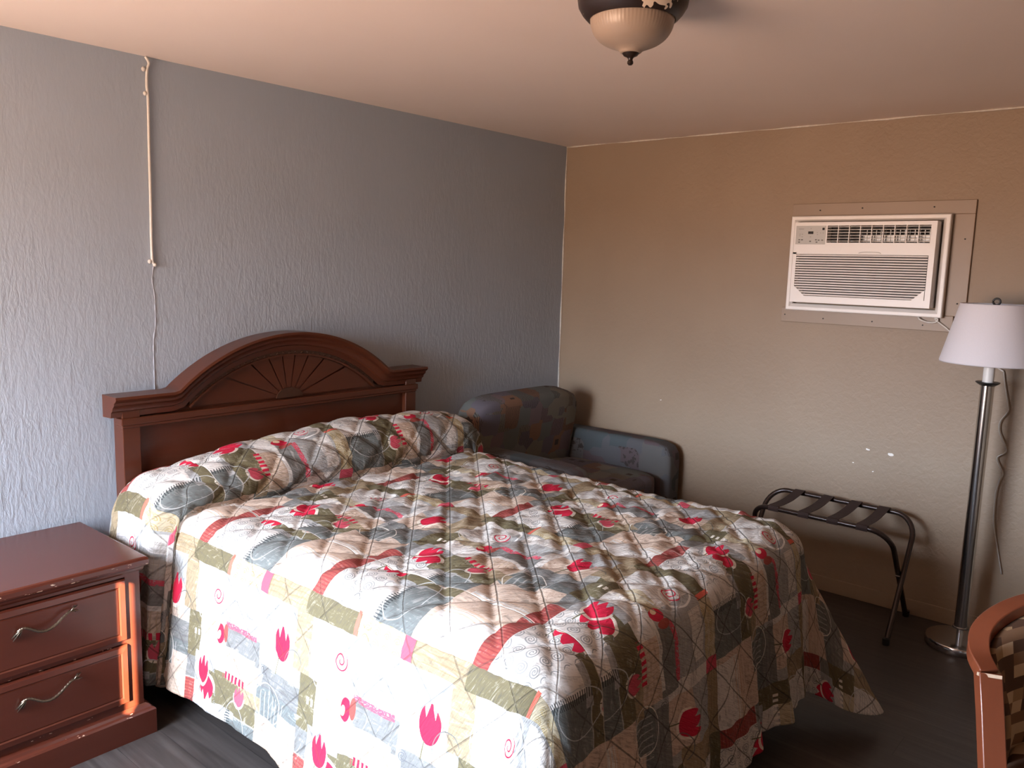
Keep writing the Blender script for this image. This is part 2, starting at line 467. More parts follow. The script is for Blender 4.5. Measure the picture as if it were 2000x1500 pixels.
M_black = plain('black_enamel', (.010, .010, .010), .35, 0, .2, 20)
M_blackm = plain('black_metal_tube', (.030, .018, .014), .25, .2, .2, 20)
M_strap = plain('brown_webbing', (.035, .018, .014), .85, 0, .3, 200, .2)
M_shade = plain('white_shade_fabric', (.72, .70, .74), .8, 0, .03, 200, .1)
M_white = plain('white_plastic', (.80, .77, .74), .38, 0, .02, 10)
M_acgrey = plain('grey_control_plastic', (.44, .43, .40), .4, 0, .04, 60)
M_dark = plain('dark_vent_interior', (.015, .013, .012), .7, 0, .2, 10)
M_fin = plain('metal_fins', (.30, .30, .29), .4, .5, .3, 100)
M_caulk = plain('white_caulk', (.62, .57, .50), .6, 0, .25, 60)
M_board = plain('tan_painted_board', (.28, .20, .138), .45, 0, .07, 6)
M_antique = plain('antique_brass', (.13, .10, .07), .34, .9, .35, 60)
M_cord = plain('white_cord', (.66, .63, .58), .35, 0, .1, 60)
M_clear = plain('clear_cord', (.42, .38, .33), .2, 0, .2, 40)
M_ticking = plain('mattress_ticking', (.35, .33, .30), .8, 0, .1, 80)
M_tape = plain('pale_masking_paint', (.75, .72, .66), .5, 0, .05, 40)
M_bluecord = plain('wall_painted_cable', (.29, .30, .335), .55, 0, .05, 40)

# ---------------------------------------------------------------- room shell
bm = bmesh.new(); box(bm, XL-WT, .15, 0, WT, 0, H); struct('wall_back', bm, M_blue)
bm = bmesh.new(); box(bm, 0, WT, YF-WT, 0, 0, H); struct('wall_right', bm, M_beige)
bm = bmesh.new(); box(bm, XL-WT, .15, YF-WT, YF, 0, H); struct('wall_front', bm, M_beige)
bm = bmesh.new(); box(bm, XL-WT, .15, YF-WT, .15, -.1, 0); struct('floor', bm, M_floor)
bm = bmesh.new(); box(bm, XL-WT, .15, YF-WT, .15, H, H+.1); struct('ceiling', bm, M_ceil)
bm = bmesh.new()                                             # window wall with its openings
ys = [YF]+[v for w in sorted(WINS) for v in w[:2]]+[0]
for i in range(0, len(ys), 2): box(bm, XL-WT, XL, ys[i], ys[i+1], 0, H)
for y0, y1, z0, z1 in WINS:
    box(bm, XL-WT, XL, y0, y1, 0, z0); box(bm, XL-WT, XL, y0, y1, z1, H)
struct('wall_left', bm, M_beige)
for k, (y0, y1, z0, z1) in enumerate(WINS):
    bm = bmesh.new(); t = .03
    for a in ((y0, y0+t, z0, z1), (y1-t, y1, z0, z1), (y0+t, y1-t, z0, z0+t), (y0+t, y1-t, z1-t, z1)): box(bm, XL-.10, XL-.05, *a)
    struct('window_%d' % (k+1), bm, M_white)  # second frame only edges the added sun slot
# unseen blocker, added to keep low sun off the window nearest the bed
bm = bmesh.new(); box(bm, XL-2.9, XL-WT, -1.89, -1.82, 0, H+.2); struct('sun_blocker_wing', bm, M_beige)
bm = bmesh.new(); box(bm, -.010, 0, YF, 0, 0, .078); struct('baseboard_right', bm, M_beige, bevel=.003)
bm = bmesh.new(); tube(bm, [(-.003+random.uniform(-.001, .001), -.003+random.uniform(-.001, .001), z*H/30) for z in range(31)], lambda t: .0042+.002*sin(t*37), 6); struct('trim_1', bm, M_caulk, smooth=True)
bm = bmesh.new(); tube(bm, [(-.002+random.uniform(-.002, .001), y*YF/60, H-.003+random.uniform(-.002, .001)) for y in range(61)], lambda t: .0035+.002*sin(t*61), 6); struct('trim_2', bm, M_caulk, smooth=True)

# unseen blockers added outside: slab trims the slot's sun, dark block hides sky
bm = bmesh.new(); box(bm, -7.05, XL-WT, -6.5, -1.80, 2.52, 2.66); struct('sun_blocker_slab', bm, M_beige)
bm = bmesh.new(); box(bm, -9.6, -9.0, -9.5, -2.4, 0, 2.62); struct('sky_blocker', bm, M_dark)
# ---------------------------------------------------------------- headboard
hb = thing('headboard', 'dark red-brown wooden headboard with arched top and carved sunburst fan, against the grey-blue wall', 'headboard', (-2.15, -.05, 0))
XA, XB, XC = -2.915, -1.375, -2.145
CZ, RO = .516, .837
def arcpts(R, a0, a1, n, cx=XC, cz=CZ): return [(cx+R*sin(a0+(a1-a0)*i/n), cz+R*cos(a0+(a1-a0)*i/n)) for i in range(n+1)]
for x0, x1 in ((XA, XA+.07), (XB-.07, XB)):
    bm = bmesh.new(); box(bm, x0, x1, -.098, -.02, 0, 1.10); obj('post', bm, M_head, hb, bevel=.003)
# back panel silhouette following the arch
aw = math.asin((.56)/RO)
poly = [(XA+.01, .30), (XB-.01, .30), (XB-.01, 1.10)] + [(x, z-.03) for x, z in reversed(arcpts(RO, -aw, aw, 40))] + [(XA+.01, 1.10)]
bm = bmesh.new(); prism(bm, poly, -.07, -.03); obj('panel', bm, M_head, hb)
# cornice: wing, arch, wing, mitred
prof = [(0, -.025), (0, -.142), (-.010, -.145), (-.018, -.138), (-.024, -.128), (-.034, -.126), (-.046, -.112), (-.058, -.108), (-.064, -.098), (-.085, -.094), (-.088, -.025)]
path = [(-2.957, 1.137)] + arcpts(RO, -aw-.02, aw+.02, 56) + [(-1.332, 1.137)]
path[1] = (path[1][0]-.004, 1.137); path[-2] = (path[-2][0]+.004, 1.137)
bm = bmesh.new(); sweep(bm, path, prof); obj('cornice', bm, M_head, hb, smooth='auto')
# carved band inside the arch
Ri = .728; ai = math.asin(.50/Ri)
bm = bmesh.new(); o_ = arcpts(RO-.080, -.70, .70, 48); i_ = arcpts(Ri, -.735, .735, 48)
prism(bm, [p for p in o_]+[p for p in reversed(i_)], -.088, -.06)
for k in range(-15, 16):                                       # small carved leaves in relief
    a = k*.044; rr = (RO-.080+Ri)/2; cx, cz = XC+rr*sin(a), CZ+rr*cos(a)
    Mt = Matrix.Translation((cx, -.088, cz)) @ Matrix.Rotation(a+(.5 if k % 2 else -.5), 4, 'Y')
    bmesh.ops.create_uvsphere(bm, u_segments=8, v_segments=6, radius=1, matrix=Mt @ Matrix.Diagonal((.009, .003, .004, 1)))
obj('carved_band', bm, M_carve, hb)
bm = bmesh.new(); sweep(bm, arcpts(Ri+.004, -.735, .735, 48), [(0.004, -.06), (.004, -.094), (-.004, -.094), (-.004, -.06)]); obj('bead', bm, M_head, hb)
# sunburst fan
bm = bmesh.new(); zc = 1.052; fc = (XC, zc)
outer = [p for p in arcpts(Ri-.001, -ai-.05, ai+.05, 64) if p[1] > zc]
NW = 9
for k in range(NW):
    a0, a1 = pi*k/NW+.014, pi*(k+1)/NW-.014
    def hit(a):
        dx, dz = -cos(a), sin(a); ox, oz = 0, zc-CZ
        b = oz*dz; c = oz*oz-(Ri-.002)**2; tt = -b+sqrt(b*b-c); return (XC+dx*tt, zc+dz*tt)
    st = [hit(a0+(a1-a0)*j/6) for j in range(7)]
    e0 = (XC-cos(a0)*.06, zc+sin(a0)*.06*.6); e1 = (XC-cos(a1)*.06, zc+sin(a1)*.06*.6)
    mid = [bm.verts.new((x, -.078, z)) for x, z in st]; bot = [bm.verts.new((e0[0], -.078, e0[1])), bm.verts.new((e1[0], -.078, e1[1]))]
    base = [bm.verts.new((x, -.069, z)) for x, z in st]
    am = (a0+a1)/2; rid = bm.verts.new((XC-cos(am)*.06, -.0788, zc+sin(am)*.036)); rido = bm.verts.new((hit(am)[0], -.0788, hit(am)[1]))
    for j in range(6): bm.faces.new((mid[j], mid[j+1], rid))
    bmesh.ops.delete(bm, geom=[rido], context='VERTS')
    bm.faces.new((bot[0], mid[0], rid)); bm.faces.new((rid, mid[6], bot[1]))
obj('sunburst_fan', bm, M_head, hb)
bm = bmesh.new(); prism(bm, [(XC+.07*cos(pi*i/12), zc+.045*sin(pi*i/12)) for i in range(13)], -.086, -.06); obj('fan_hub', bm, M_carve, hb)
bm = bmesh.new(); box(bm, XA-.008, XB+.008, -.108, -.05, 1.018, 1.046); box(bm, XA-.003, XB+.003, -.103, -.05, 1.006, 1.02); obj('rail', bm, M_head, hb, bevel=.004)

# ---------------------------------------------------------------- bed and bedspread
bed = thing('bed', 'queen mattress and base hidden under the patchwork bedspread', 'bed', (-2.1, -1.1, 0))
bm = bmesh.new(); box(bm, -2.84, -1.36, -2.12, -.13, .44, .68); obj('mattress', bm, M_ticking, bed, bevel=.03)
bm = bmesh.new(); box(bm, -2.84, -1.36, -2.12, -.13, .2, .44); obj('box_spring', bm, M_ticking, bed, bevel=.01)
for x in (-2.75, -1.45):
    for y in (-2.0, -.25):
        bm = bmesh.new(); lathe(bm, [(0, 0), (.025, 0), (.025, .2), (0, .2)], (x, y), 16); obj('leg', bm, M_black, bed)

def bedspread():
    # lengthwise profile: fabric length -> (y, rise)
    pr = [(-.112, -.03), (-.116, .03)]
    for i in range(26):
        a = radians(172)-radians(172+22)*i/25          # 172 deg .. -22 deg
        pr.append((-.298-.180*cos(a), .068+.132*max(-1, sin(a))))
    pr += [(-.462, .004), (-.468, -.010), (-.480, -.012), (-.500, .000), (-.54, .006)]
    for i in range(1, 60): pr.append((-.54-(2.09-.54)*i/59, .006))
    Y = np.array([p[0] for p in pr]); Z = np.array([p[1] for p in pr])
    L = np.concatenate([[0], np.cumsum(np.hypot(np.diff(Y), np.diff(Z)))])
    Ltop = L[-1]
    st = .0075
    drop = .685
    vs = np.arange(0, Ltop+drop+st, st); us = np.arange(-2.80-drop, -1.40+drop+st, st)
    U, Vv = np.meshgrid(us, vs)
    yb = np.interp(np.minimum(Vv, Ltop), L, Y); hb_ = np.interp(np.minimum(Vv, Ltop), L, Z)
    b = np.maximum(Vv-Ltop, 0)
    x0, x1 = -2.80, -1.40
    pil = np.clip((.50+yb)/.06, 0, 1); pil = pil*pil*(3-2*pil)        # 1 in the pillow zone
    e0 = .045*pil; e1 = .05*pil
    xb = np.clip(U, x0, x1)
    a = np.maximum(x0-U, 0)+np.maximum(U-x1, 0); sgn = np.where(U < (x0+x1)/2, -1., 1.)
    # pillow rise varies across
    xs = np.array([-2.80, -2.70, -2.55, -2.3, -1.9, -1.55, -1.40]); fr = np.array([.60, .72, .86, .98, 1.04, 1.0, .90])
    k = np.interp(xb, xs, fr)
    k = np.where(yb < -.50, 1, k)
    rise = np.where(hb_ > 0, hb_*k, hb_)
    # spread pillow-zone vertices outwards at the ends
    tt = (xb-x0)/(x1-x0)
    xb = xb - e0*(1-tt)**3 + e1*tt**4
    draw = (a**4+b**4)**(1/4); d = np.minimum(draw, drop)
    sc = np.where(draw > drop, drop/np.maximum(draw, 1e-9), 1); a = a*sc; b = b*sc
    phi = np.arctan2(b, np.maximum(a, 1e-9)); phi = np.where(a+b <= 0, 0, phi)
    ca = np.cos(phi); sa = np.sin(phi)
    r = .125
    th = np.minimum(d/r, pi/2)
    out = r*np.sin(th); dz = r*(1-np.cos(th))
    rest = np.maximum(d-r*pi/2, 0); R1 = drop-r*pi/2; w = rest/R1
    corner = (np.sin(2*phi)**2)*(a > 0)*(b > 0)
    cf = np.where(sgn > 0, .17, .10)
    flare = (np.where(sgn > 0, .025, .055)*ca*ca+.075*sa*sa)*w + corner*cf*w**1.1
    # folds
    q = xb*3.1+ .6*np.sin(xb*5)
    foot = sa*sa*np.clip(b/.1, 0, 1)
    fold = (np.sin(xb*19+1.1)+.6*np.sin(xb*33+.3)+.35*np.sin(xb*61+2))*.020*w**1.2*foot*(1-corner)
    fold += (np.sin(yb*13+.5)+.6*np.sin(yb*29))*.006*w*(1-foot)*(1-corner)
    cph = np.sin(phi*9+.8)*corner*.045*w*np.where(sgn > 0, 1.2, .8)
    # sag where the pillow end hangs
    tuck = np.exp(-((yb+.475)/.022)**2)*np.clip(a/.15, 0, 1)*.035
    pillow_out = pil*.014*np.clip(a/.2, 0, 1)+pil*(a > 0)*.012*np.sin(yb*34)*w*2
    out = out+flare+fold+cph-tuck+pillow_out
    X = xb+sgn*out*ca-np.where(sgn > 0, .085, 0)*corner*w; Yy = yb-out*sa-np.where(sgn > 0, .115, 0)*corner*w
    scale = 1+np.maximum(rise, 0)*np.where(a > 0, 1, 0)*1.55
    hemz = np.sin(xb*7)*.012*foot+.02*np.sin(yb*6+1)*(1-foot)
    Zz = .735+rise-(dz+rest*.985)*scale+hemz*w
    Zz -= corner*w*np.where(sgn > 0, .075, .02)
    # top lumps
    top = (a+b <= 0)
    lump = .006*np.sin(U*6.1+1)*np.sin(Vv*5.2)+.004*np.sin(U*13+Vv*9)
    Zz += lump*np.clip(1-d/.15, 0, 1)
    crown = -.012*((xb+2.1)/.7)**2*(d < .001)
    Pp = np.stack([X, Yy, Zz], -1)
    # quilting puff along normals
    du = np.gradient(Pp, axis=1); dv = np.gradient(Pp, axis=0)
    nrm = np.cross(du, -dv) ; nrm /= np.linalg.norm(nrm, axis=-1, keepdims=True)+1e-9
    if nrm[len(vs)//2, len(us)//2, 2] < 0: nrm = -nrm
    q1 = np.abs((U+Vv)/.185 % 1-.5); q2 = np.abs((U-Vv)/.185 % 1-.5)
    dq = np.minimum(q1, q2)*.131
    topness = np.clip(1-d/.22, .30, 1)
    puff = (1-np.exp(-dq/.018))*.012*topness
    # fine rucking on the stitched top
    ruck = (np.sin(Vv*95+4*np.sin(U*9+1)+2.2*np.sin(U*23))*.0022+np.sin(Vv*51+U*27+3*np.sin(U*6))*.0026)*np.clip((U+2.75)/.25, 0, 1)*np.clip(1-d/.1, 0, 1)*(1-pil*.7)
    Pp = Pp+nrm*(puff+ruck)[..., None]
    Pp[..., 2] = np.maximum(Pp[..., 2], .012)
    gone = draw > drop
    ny, nx = U.shape
    idx = np.arange(ny*nx).reshape(ny, nx)
    q = np.stack([idx[:-1, :-1], idx[1:, :-1], idx[1:, 1:], idx[:-1, 1:]], -1).reshape(-1, 4)
    q = q[~gone.reshape(-1)[q].all(1)]
    me = bpy.data.meshes.new('bedspread'); nf = len(q)
    me.vertices.add(ny*nx); me.vertices.foreach_set('co', Pp.reshape(-1).astype(np.float32))
    me.loops.add(nf*4); me.loops.foreach_set('vertex_index', q.reshape(-1).astype(np.int32))
    me.polygons.add(nf); me.polygons.foreach_set('loop_start', np.arange(0, nf*4, 4, dtype=np.int32))
    me.polygons.foreach_set('use_smooth', np.ones(nf, bool))
    me.update(calc_edges=True)
    uvl = me.uv_layers.new(name='UVMap')
    # v coordinate counted so that it equals -y on the flat top
    off = 2.09-Ltop
    uv = np.stack([U.reshape(-1)[q.reshape(-1)], (Vv+off).reshape(-1)[q.reshape(-1)]], -1)
    uvl.data.foreach_set('uv', uv.reshape(-1).astype(np.float32))
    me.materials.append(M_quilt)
    me.validate()
    o = bpy.data.objects.new('bedspread', me); link(o)
    m = o.modifiers.new('thickness', 'SOLIDIFY'); m.thickness = .009; m.offset = -1 if nrm[len(vs)//2, len(us)//2, 2] > 0 else 1
    o['label'] = 'quilted patchwork bedspread in cream, grey and olive with red tulips, draped over the bed'; o['category'] = 'bedspread'
    return o
bedspread()

# ---------------------------------------------------------------- nightstand
ns = thing('nightstand', 'red-brown wooden two-drawer nightstand with worn edges beside the bed', 'nightstand', (-3.37, -.3, 0))
X0, X1, YB_, YF_ = -3.66, -3.078, -.03, -.548
bm = bmesh.new(); box(bm, X0, X0+.02, YF_, YB_, .09, .60); box(bm, X1-.02, X1, YF_, YB_, .09, .60); box(bm, X0+.02, X1-.02, YB_-.015, YB_, .09, .60)
box(bm, X0+.02, X1-.02, YF_+.03, YB_-.015, .09, .11)
for a in ((X0+.02, X0+.055, .11, .60), (X1-.050, X1-.02, .11, .60)): box(bm, a[0], a[1], YF_, YF_+.03, a[2], a[3])
for z0, z1 in ((.11, .135), (.352, .364), (.588, .60)): box(bm, X0+.055, X1-.05, YF_, YF_+.03, z0, z1)
obj('body', bm, M_night, ns)
bm = bmesh.new()
def slab(bm, prof):     # stacked rounded rectangle rings (offset, z)
    rings = []
    for o_, z in prof:
        rings.append([bm.verts.new(p) for p in ((X0-o_, YB_+.0, z), (X1+o_, YB_+.0, z), (X1+o_, YF_-o_, z), (X0-o_, YF_-o_, z))])
    bm.faces.new(rings[0][::-1]); bm.faces.new(rings[-1])
    for a, b in zip(rings, rings[1:]):
        for i in range(4): bm.faces.new((a[i], a[(i+1) % 4], b[(i+1) % 4], b[i]))
slab(bm, [(.006, .600), (.010, .606), (.012, .614), (.022, .620), (.024, .626), (.024, .640), (.021, .647), (.015, .650)])
obj('top', bm, M_night, ns)
bm = bmesh.new(); slab(bm, [(.030, 0), (.030, .088), (.026, .094), (.018, .098), (.014, .106), (.004, .112)]); obj('base', bm, M_night, ns)
for z0, z1 in ((.367, .585), (.138, .349)):
    xa, xb_ = X0+.058, X1-.052
    d = obj('drawer', (lambda b: (box(b, xa, xb_, YF_-.006, YF_+.35, z0, z1), b)[1])(bmesh.new()), M_night, ns)
    bm = bmesh.new()
    # raised front with a sloped edge
    rings = []
    for o_, y in ((0, -.006), (.004, -.014), (.022, -.016), (.026, -.012), (.030, -.014)):
        rings.append([bm.verts.new(p) for p in ((xa+o_, YF_+y, z0+o_), (xb_-o_, YF_+y, z0+o_), (xb_-o_, YF_+y, z1-o_), (xa+o_, YF_+y, z1-o_))])
    bm.faces.new(rings[-1])
    for a, b in zip(rings, rings[1:]):
        for i in range(4): bm.faces.new((a[i], a[(i+1) % 4], b[(i+1) % 4], b[i]))
    fr = obj('drawer_front', bm, M_night, d)
    # twisted leaf pull
    cx, cz, yy = -3.388, z0+(.145 if z0 > .3 else .140), YF_-.014
    pts = [(-.088, -.004, -.016), (-.080, -.012, .004), (-.066, -.018, .010), (-.050, -.020, .003), (-.025, -.024, -.012), (0, -.026, -.014), (.025, -.024, -.004), (.048, -.021, .012), (.066, -.018, .022), (.082, -.010, .020), (.092, -.004, .012)]
    P = smooth_path([(cx+a, yy+b, cz+c) for a, b, c in pts], 8)
    bm = bmesh.new(); tube(bm, P, lambda t: .0028+.0020*sin(pi*t)+.0006*sin(t*150), 10)
    for sx, tips in ((-1, ((-.094, -.030), (-.098, -.020), (-.080, -.026))), (1, ((.100, .032), (.103, .012), (.090, .034)))):
        for tx, tz in tips:
            p0 = Vector((cx+sx*.070, yy-.016, cz+(.012 if sx < 0 else .02))); p1 = Vector((cx+tx, yy-.002, cz+tz))
            pp = smooth_path([p0, (p0+p1)/2+Vector((0, -.006, .004)), p1], 6)
            tube(bm, pp, lambda t: .0040*sin(pi*min(1, t*.92+.08))+.0006, 8, flat=.5)
    obj('handle', bm, M_antique, d, smooth=True)

# ---------------------------------------------------------------- cable on the wall
cb = thing('wall_cable', 'thin white cable running down the grey-blue wall from the ceiling above the headboard', 'cable', (-2.73, 0, 1.64))
pts = [(-2.735, -.012, 2.437), (-2.722, -.012, 2.415), (-2.728, -.008, 2.39), (-2.732, -.009, 2.33), (-2.728, -.008, 2.28), (-2.730, -.008, 2.1), (-2.731, -.008, 1.9), (-2.733, -.008, 1.75), (-2.732, -.008, 1.66), (-2.728, -.009, 1.645)]
bm = bmesh.new(); tube(bm, smooth_path(pts, 5), .0055, 8); obj('cord', bm, M_cord, cb, smooth=True)
for x, z in ((-2.742, 2.39), (-2.738, 2.30), (-2.742, 1.652), (-2.722, 1.640)):
    bm = bmesh.new(); bmesh.ops.create_uvsphere(bm, u_segments=12, v_segments=8, radius=1, matrix=Matrix.Translation((x, -.007, z)) @ Matrix.Diagonal((.008, .008, .009, 1))); obj('clip', bm, M_cord, cb, smooth=True)
bm = bmesh.new(); tube(bm, smooth_path([(-2.730+random.uniform(-.008, .008), .0005, 1.64-i*.06) for i in range(11)], 4), lambda t: .0030+.0015*sin(t*70), 8); obj('painted_cable', bm, M_bluecord, cb, smooth=True)['label'] = 'lower run of the cable painted over in wall colour'

# ---------------------------------------------------------------- easy chair in the corner
ac = thing('armchair', 'low upholstered armchair in dark abstract print, in the corner behind the bed', 'armchair', (-.58, -.5, 0))
Mt = Matrix.Translation((-.665, -.20, .625)) @ Matrix.Rotation(radians(9), 4, 'X')
bm = bmesh.new(); rbox(bm, (0, 0, 0), (.955, .20, .66), 14, 6, Mt); obj('backrest', bm, M_sofa, ac, smooth=True)
bm = bmesh.new(); rbox(bm, (-.62, -.60, .44), (.80, .72, .17), 12, 6); obj('seat_cushion', bm, M_sofa, ac, smooth=True)
bm = bmesh.new(); box(bm, -1.02, -.2, -.92, -.10, .06, .36); obj('seat_base', bm, M_sofa2, ac, bevel=.02)
for x in (-.115, -1.02):
    bm = bmesh.new(); rbox(bm, (x, -.515, .37), (.155, .90, .62), 14, 9); obj('arm', bm, M_sofa2, ac, smooth=True)
for x in (-1.08, -.14):
    for y in (-.90, -.12):
        bm = bmesh.new(); lathe(bm, [(0, 0), (.02, 0), (.026, .07), (0, .07)], (x, y), 14); obj('leg', bm, M_black, ac)

# ---------------------------------------------------------------- luggage rack
lr = thing('luggage_rack', 'folding luggage rack with dark metal tube legs and brown straps, beside the bed foot', 'luggage rack', (-.28, -1.9, 0))
def uframe(xt, xf, yA, yB, zt):
    R = .10; pts = []
    def P(y, z): k = (zt-z)/zt; return (xt+(xf-xt)*k, y, z)
    pts.append(P(yA, .0)); pts.append(P(yA, zt-R-.1))
    for i in range(9): a = pi/2*i/8; pts.append(P(yA-R*(1-cos(a)), zt-R+R*sin(a)))
    for i in range(9): a = pi/2*i/8; pts.append(P(yB+R*(1-sin(a)), zt-R+R*cos(a)))
    pts.append(P(yB, zt-R-.1)); pts.append(P(yB, .0))
    return pts
bm = bmesh.new(); tube(bm, uframe(-.115, -.455, -1.545, -2.287, .535), .0125, 12); obj('rear_frame', bm, M_blackm, lr, smooth='auto')
bm = bmesh.new(); tube(bm, uframe(-.445, -.045, -1.585, -2.262, .520), .0125, 12); obj('front_frame', bm, M_blackm, lr, smooth='auto')
for yc in (-1.71, -1.86, -2.00, -2.135):
    bm = bmesh.new(); pts = [(-.100, .520), (-.098, .538), (-.108, .5505), (-.118, .551)]
    xs = [(-.118+(-.442+.118)*i/8, .5505-.0145*i/8-.012*sin(pi*i/8)) for i in range(1, 9)]
    pts += xs+[(-.456, .534), (-.461, .522), (-.458, .508)]
    top = []; w = .026
    for k, (x, z) in enumerate(pts):
        top.append([bm.verts.new((x, yc+s*w, z)) for s in (-1, 1)])
    for a, b in zip(top, top[1:]): bm.faces.new((a[0], a[1], b[1], b[0]))
    o = obj('strap', bm, M_strap, lr); m = o.modifiers.new('t', 'SOLIDIFY'); m.thickness = .002
for x, y in ((-.455, -1.545), (-.455, -2.287), (-.045, -1.585), (-.045, -2.262)):
    bm = bmesh.new(); lathe(bm, [(0, 0), (.016, 0), (.017, .03), (0, .03)], (x, y), 14); obj('foot_cap', bm, M_black, lr)
for y in (-1.565, -2.2745):
    bm = bmesh.new(); tube(bm, [(-.281, y-.018, .276), (-.281, y+.018, .276)], .006, 10); obj('pivot', bm, M_chrome, lr)

# ---------------------------------------------------------------- floor lamp
LX, LY = -.225, -2.540
fl = thing('floor_lamp', 'chrome floor lamp with white tapered shade standing near the beige wall', 'floor lamp', (LX, LY, 0))
bm = bmesh.new(); lathe(bm, [(0, 0), (.140, 0), (.143, .004), (.143, .030), (.139, .036), (0, .040)], (LX, LY), 72); obj('base', bm, M_chrome, fl, smooth='auto')
bm = bmesh.new(); lathe(bm, [(.0001, .038), (.014, .040), (.014, .085), (.034, .088), (.034, .094), (.0275, .096), (.0275, 1.215), (.0001, 1.216)], (LX, LY), 40); obj('pole', bm, M_chrome, fl, smooth='auto')
bm = bmesh.new(); lathe(bm, [(.0001, 1.214), (.03, 1.214), (.048, 1.226), (.049, 1.230), (.0001, 1.228)], (LX, LY), 40); obj('collar', bm, M_black, fl, smooth='auto')
bm = bmesh.new(); lathe(bm, [(.0001, 1.228), (.0225, 1.228), (.0225, 1.34), (.0001, 1.34)], (LX, LY), 32); obj('socket_sleeve', bm, M_white, fl, smooth='auto')
bm = bmesh.new(); lathe(bm, [(.200, 1.312), (.201, 1.318), (.141, 1.566), (.140, 1.572)], (LX, LY), 96); o = obj('lamp_shade', bm, M_shade, fl, smooth=True); m = o.modifiers.new('t', 'SOLIDIFY'); m.thickness = .003
bm = bmesh.new()
for k in range(3):
    a = 2*pi*k/3+.9; tube(bm, [(LX, LY, 1.560), (LX+.139*cos(a), LY+.139*sin(a), 1.566)], .0025, 6)
for s in (-1, 1): tube(bm, smooth_path([(LX, LY+s*.02, 1.34), (LX, LY+s*.06, 1.42), (LX, LY+s*.05, 1.51), (LX, LY, 1.56)], 6), .0025, 6)
obj('harp', bm, M_chrome, fl)
bm = bmesh.new(); bmesh.ops.create_uvsphere(bm, u_segments=20, v_segments=12, radius=.03, matrix=Matrix.Translation((LX, LY, 1.41)) @ Matrix.Diagonal((1, 1, 1.2, 1))); lathe(bm, [(.0001, 1.34), (.013, 1.34), (.013, 1.38), (.0001, 1.38)], (LX, LY), 20); obj('bulb', bm, M_white, fl, smooth=True)
bm = bmesh.new(); R0 = .014
tube(bm, [(LX, LY+R0*cos(2*pi*i/20), 1.582+R0*sin(2*pi*i/20)) for i in range(21)], .0042, 8); obj('finial', bm, M_black, fl, smooth=True)

# wavy cord hanging on the wall behind the lamp
cd = obj('cord', (lambda b: (tube(b, smooth_path([(-.010, -2.560, 1.262), (-.012, -2.572, 1.20), (-.014, -2.592, 1.112), (-.016, -2.596, 1.08), (-.016, -2.570, 1.03), (-.016, -2.572, .98), (-.016, -2.606, .91), (-.016, -2.600, .885), (-.016, -2.576, .865), (-.016, -2.578, .84), (-.016, -2.604, .79), (-.016, -2.592, .75), (-.015, -2.584, .68), (-.014, -2.590, .55), (-.012, -2.615, .44), (-.012, -2.645, .315)], 6), .0030, 8), b)[1])(bmesh.new()), M_clear, smooth=True)
cd['label'] = 'thin wavy translucent cord dangling on the beige wall to the right of the lamp pole'; cd['category'] = 'cord'

# ---------------------------------------------------------------- air conditioner and the board around it
wb = thing('mounting_board', 'tan painted wooden board surround screwed to the beige wall around the air conditioner', 'wall panel', (0, -1.94, 1.42))
for y0, y1, z0, z1, th in ((-2.378, -1.515, 1.976, 2.040, .014), (-2.378, -2.26, 1.500, 1.976, .014), (-2.330, -1.494, 1.425, 1.500, .016), (-1.545, -1.510, 1.500, 1.976, .010)):
    bm = bmesh.new(); box(bm, -th, 0, y0, y1, z0, z1); obj('board', bm, M_board, wb, bevel=.002)
for y, z in ((-1.66, 2.005), (-1.87, 2.012), (-2.2, 2.01), (-1.515, 1.462), (-1.72, 1.452), (-1.965, 1.452), (-2.2, 1.45), (-2.34, 1.56), (-2.345, 1.86)):
    bm = bmesh.new(); tube(bm, [(-.018, y, z), (-.013, y, z)], .0035, 8); obj('screw', bm, M_dark, wb)
A = thing('air_conditioner', 'white through-the-wall air conditioner with louvred front, high on the beige wall', 'air conditioner', (-.02, -1.9, 1.5))
FY0, FY1, FZ0, FZ1 = -2.287, -1.530, 1.490, 1.974
def ring_loop(bm, rings):
    vs = [[bm.verts.new((x, y, z)) for y, z in ((a, c), (b, c), (b, d), (a, d))] for x, a, b, c, d in rings]
    for p, q in zip(vs, vs[1:]):
        for i in range(4): bm.faces.new((p[i], p[(i+1) % 4], q[(i+1) % 4], q[i]))
bm = bmesh.new()
ring_loop(bm, [(-.018, FY0, FY1, FZ0, FZ1), (-.052, FY0, FY1, FZ0, FZ1), (-.056, FY0+.004, FY1-.004, FZ0+.004, FZ1-.004), (-.056, FY0+.018, FY1-.018, FZ0+.018, FZ1-.018), (-.040, FY0+.034, FY1-.030, FZ0+.034, FZ1-.026), (-.018, FY0+.034, FY1-.030, FZ0+.034, FZ1-.026)])
obj('trim_frame', bm, M_white, A)
BY0, BY1, BZ0, BZ1, BX = -2.243, -1.570, 1.534, 1.940, -.105
VY0, VY1, VZ0, VZ1 = -2.218, -1.738, 1.838, 1.922     # air outlet
GY0, GY1, GZ0, GZ1 = -2.215, -1.588, 1.568, 1.780     # intake grille
bm = bmesh.new()
box(bm, BX, -.012, BY0, VY0, BZ0, BZ1); box(bm, BX, -.012, GY1, BY1, BZ0, GZ1+.008)
box(bm, BX, -.012, VY0, BY1, VZ1, BZ1); box(bm, BX, -.012, VY0, BY1, GZ1, VZ0); box(bm, BX, -.012, VY0, GY1, BZ0, GZ0)
box(bm, BX, -.012, VY1, BY1, VZ0, VZ1)
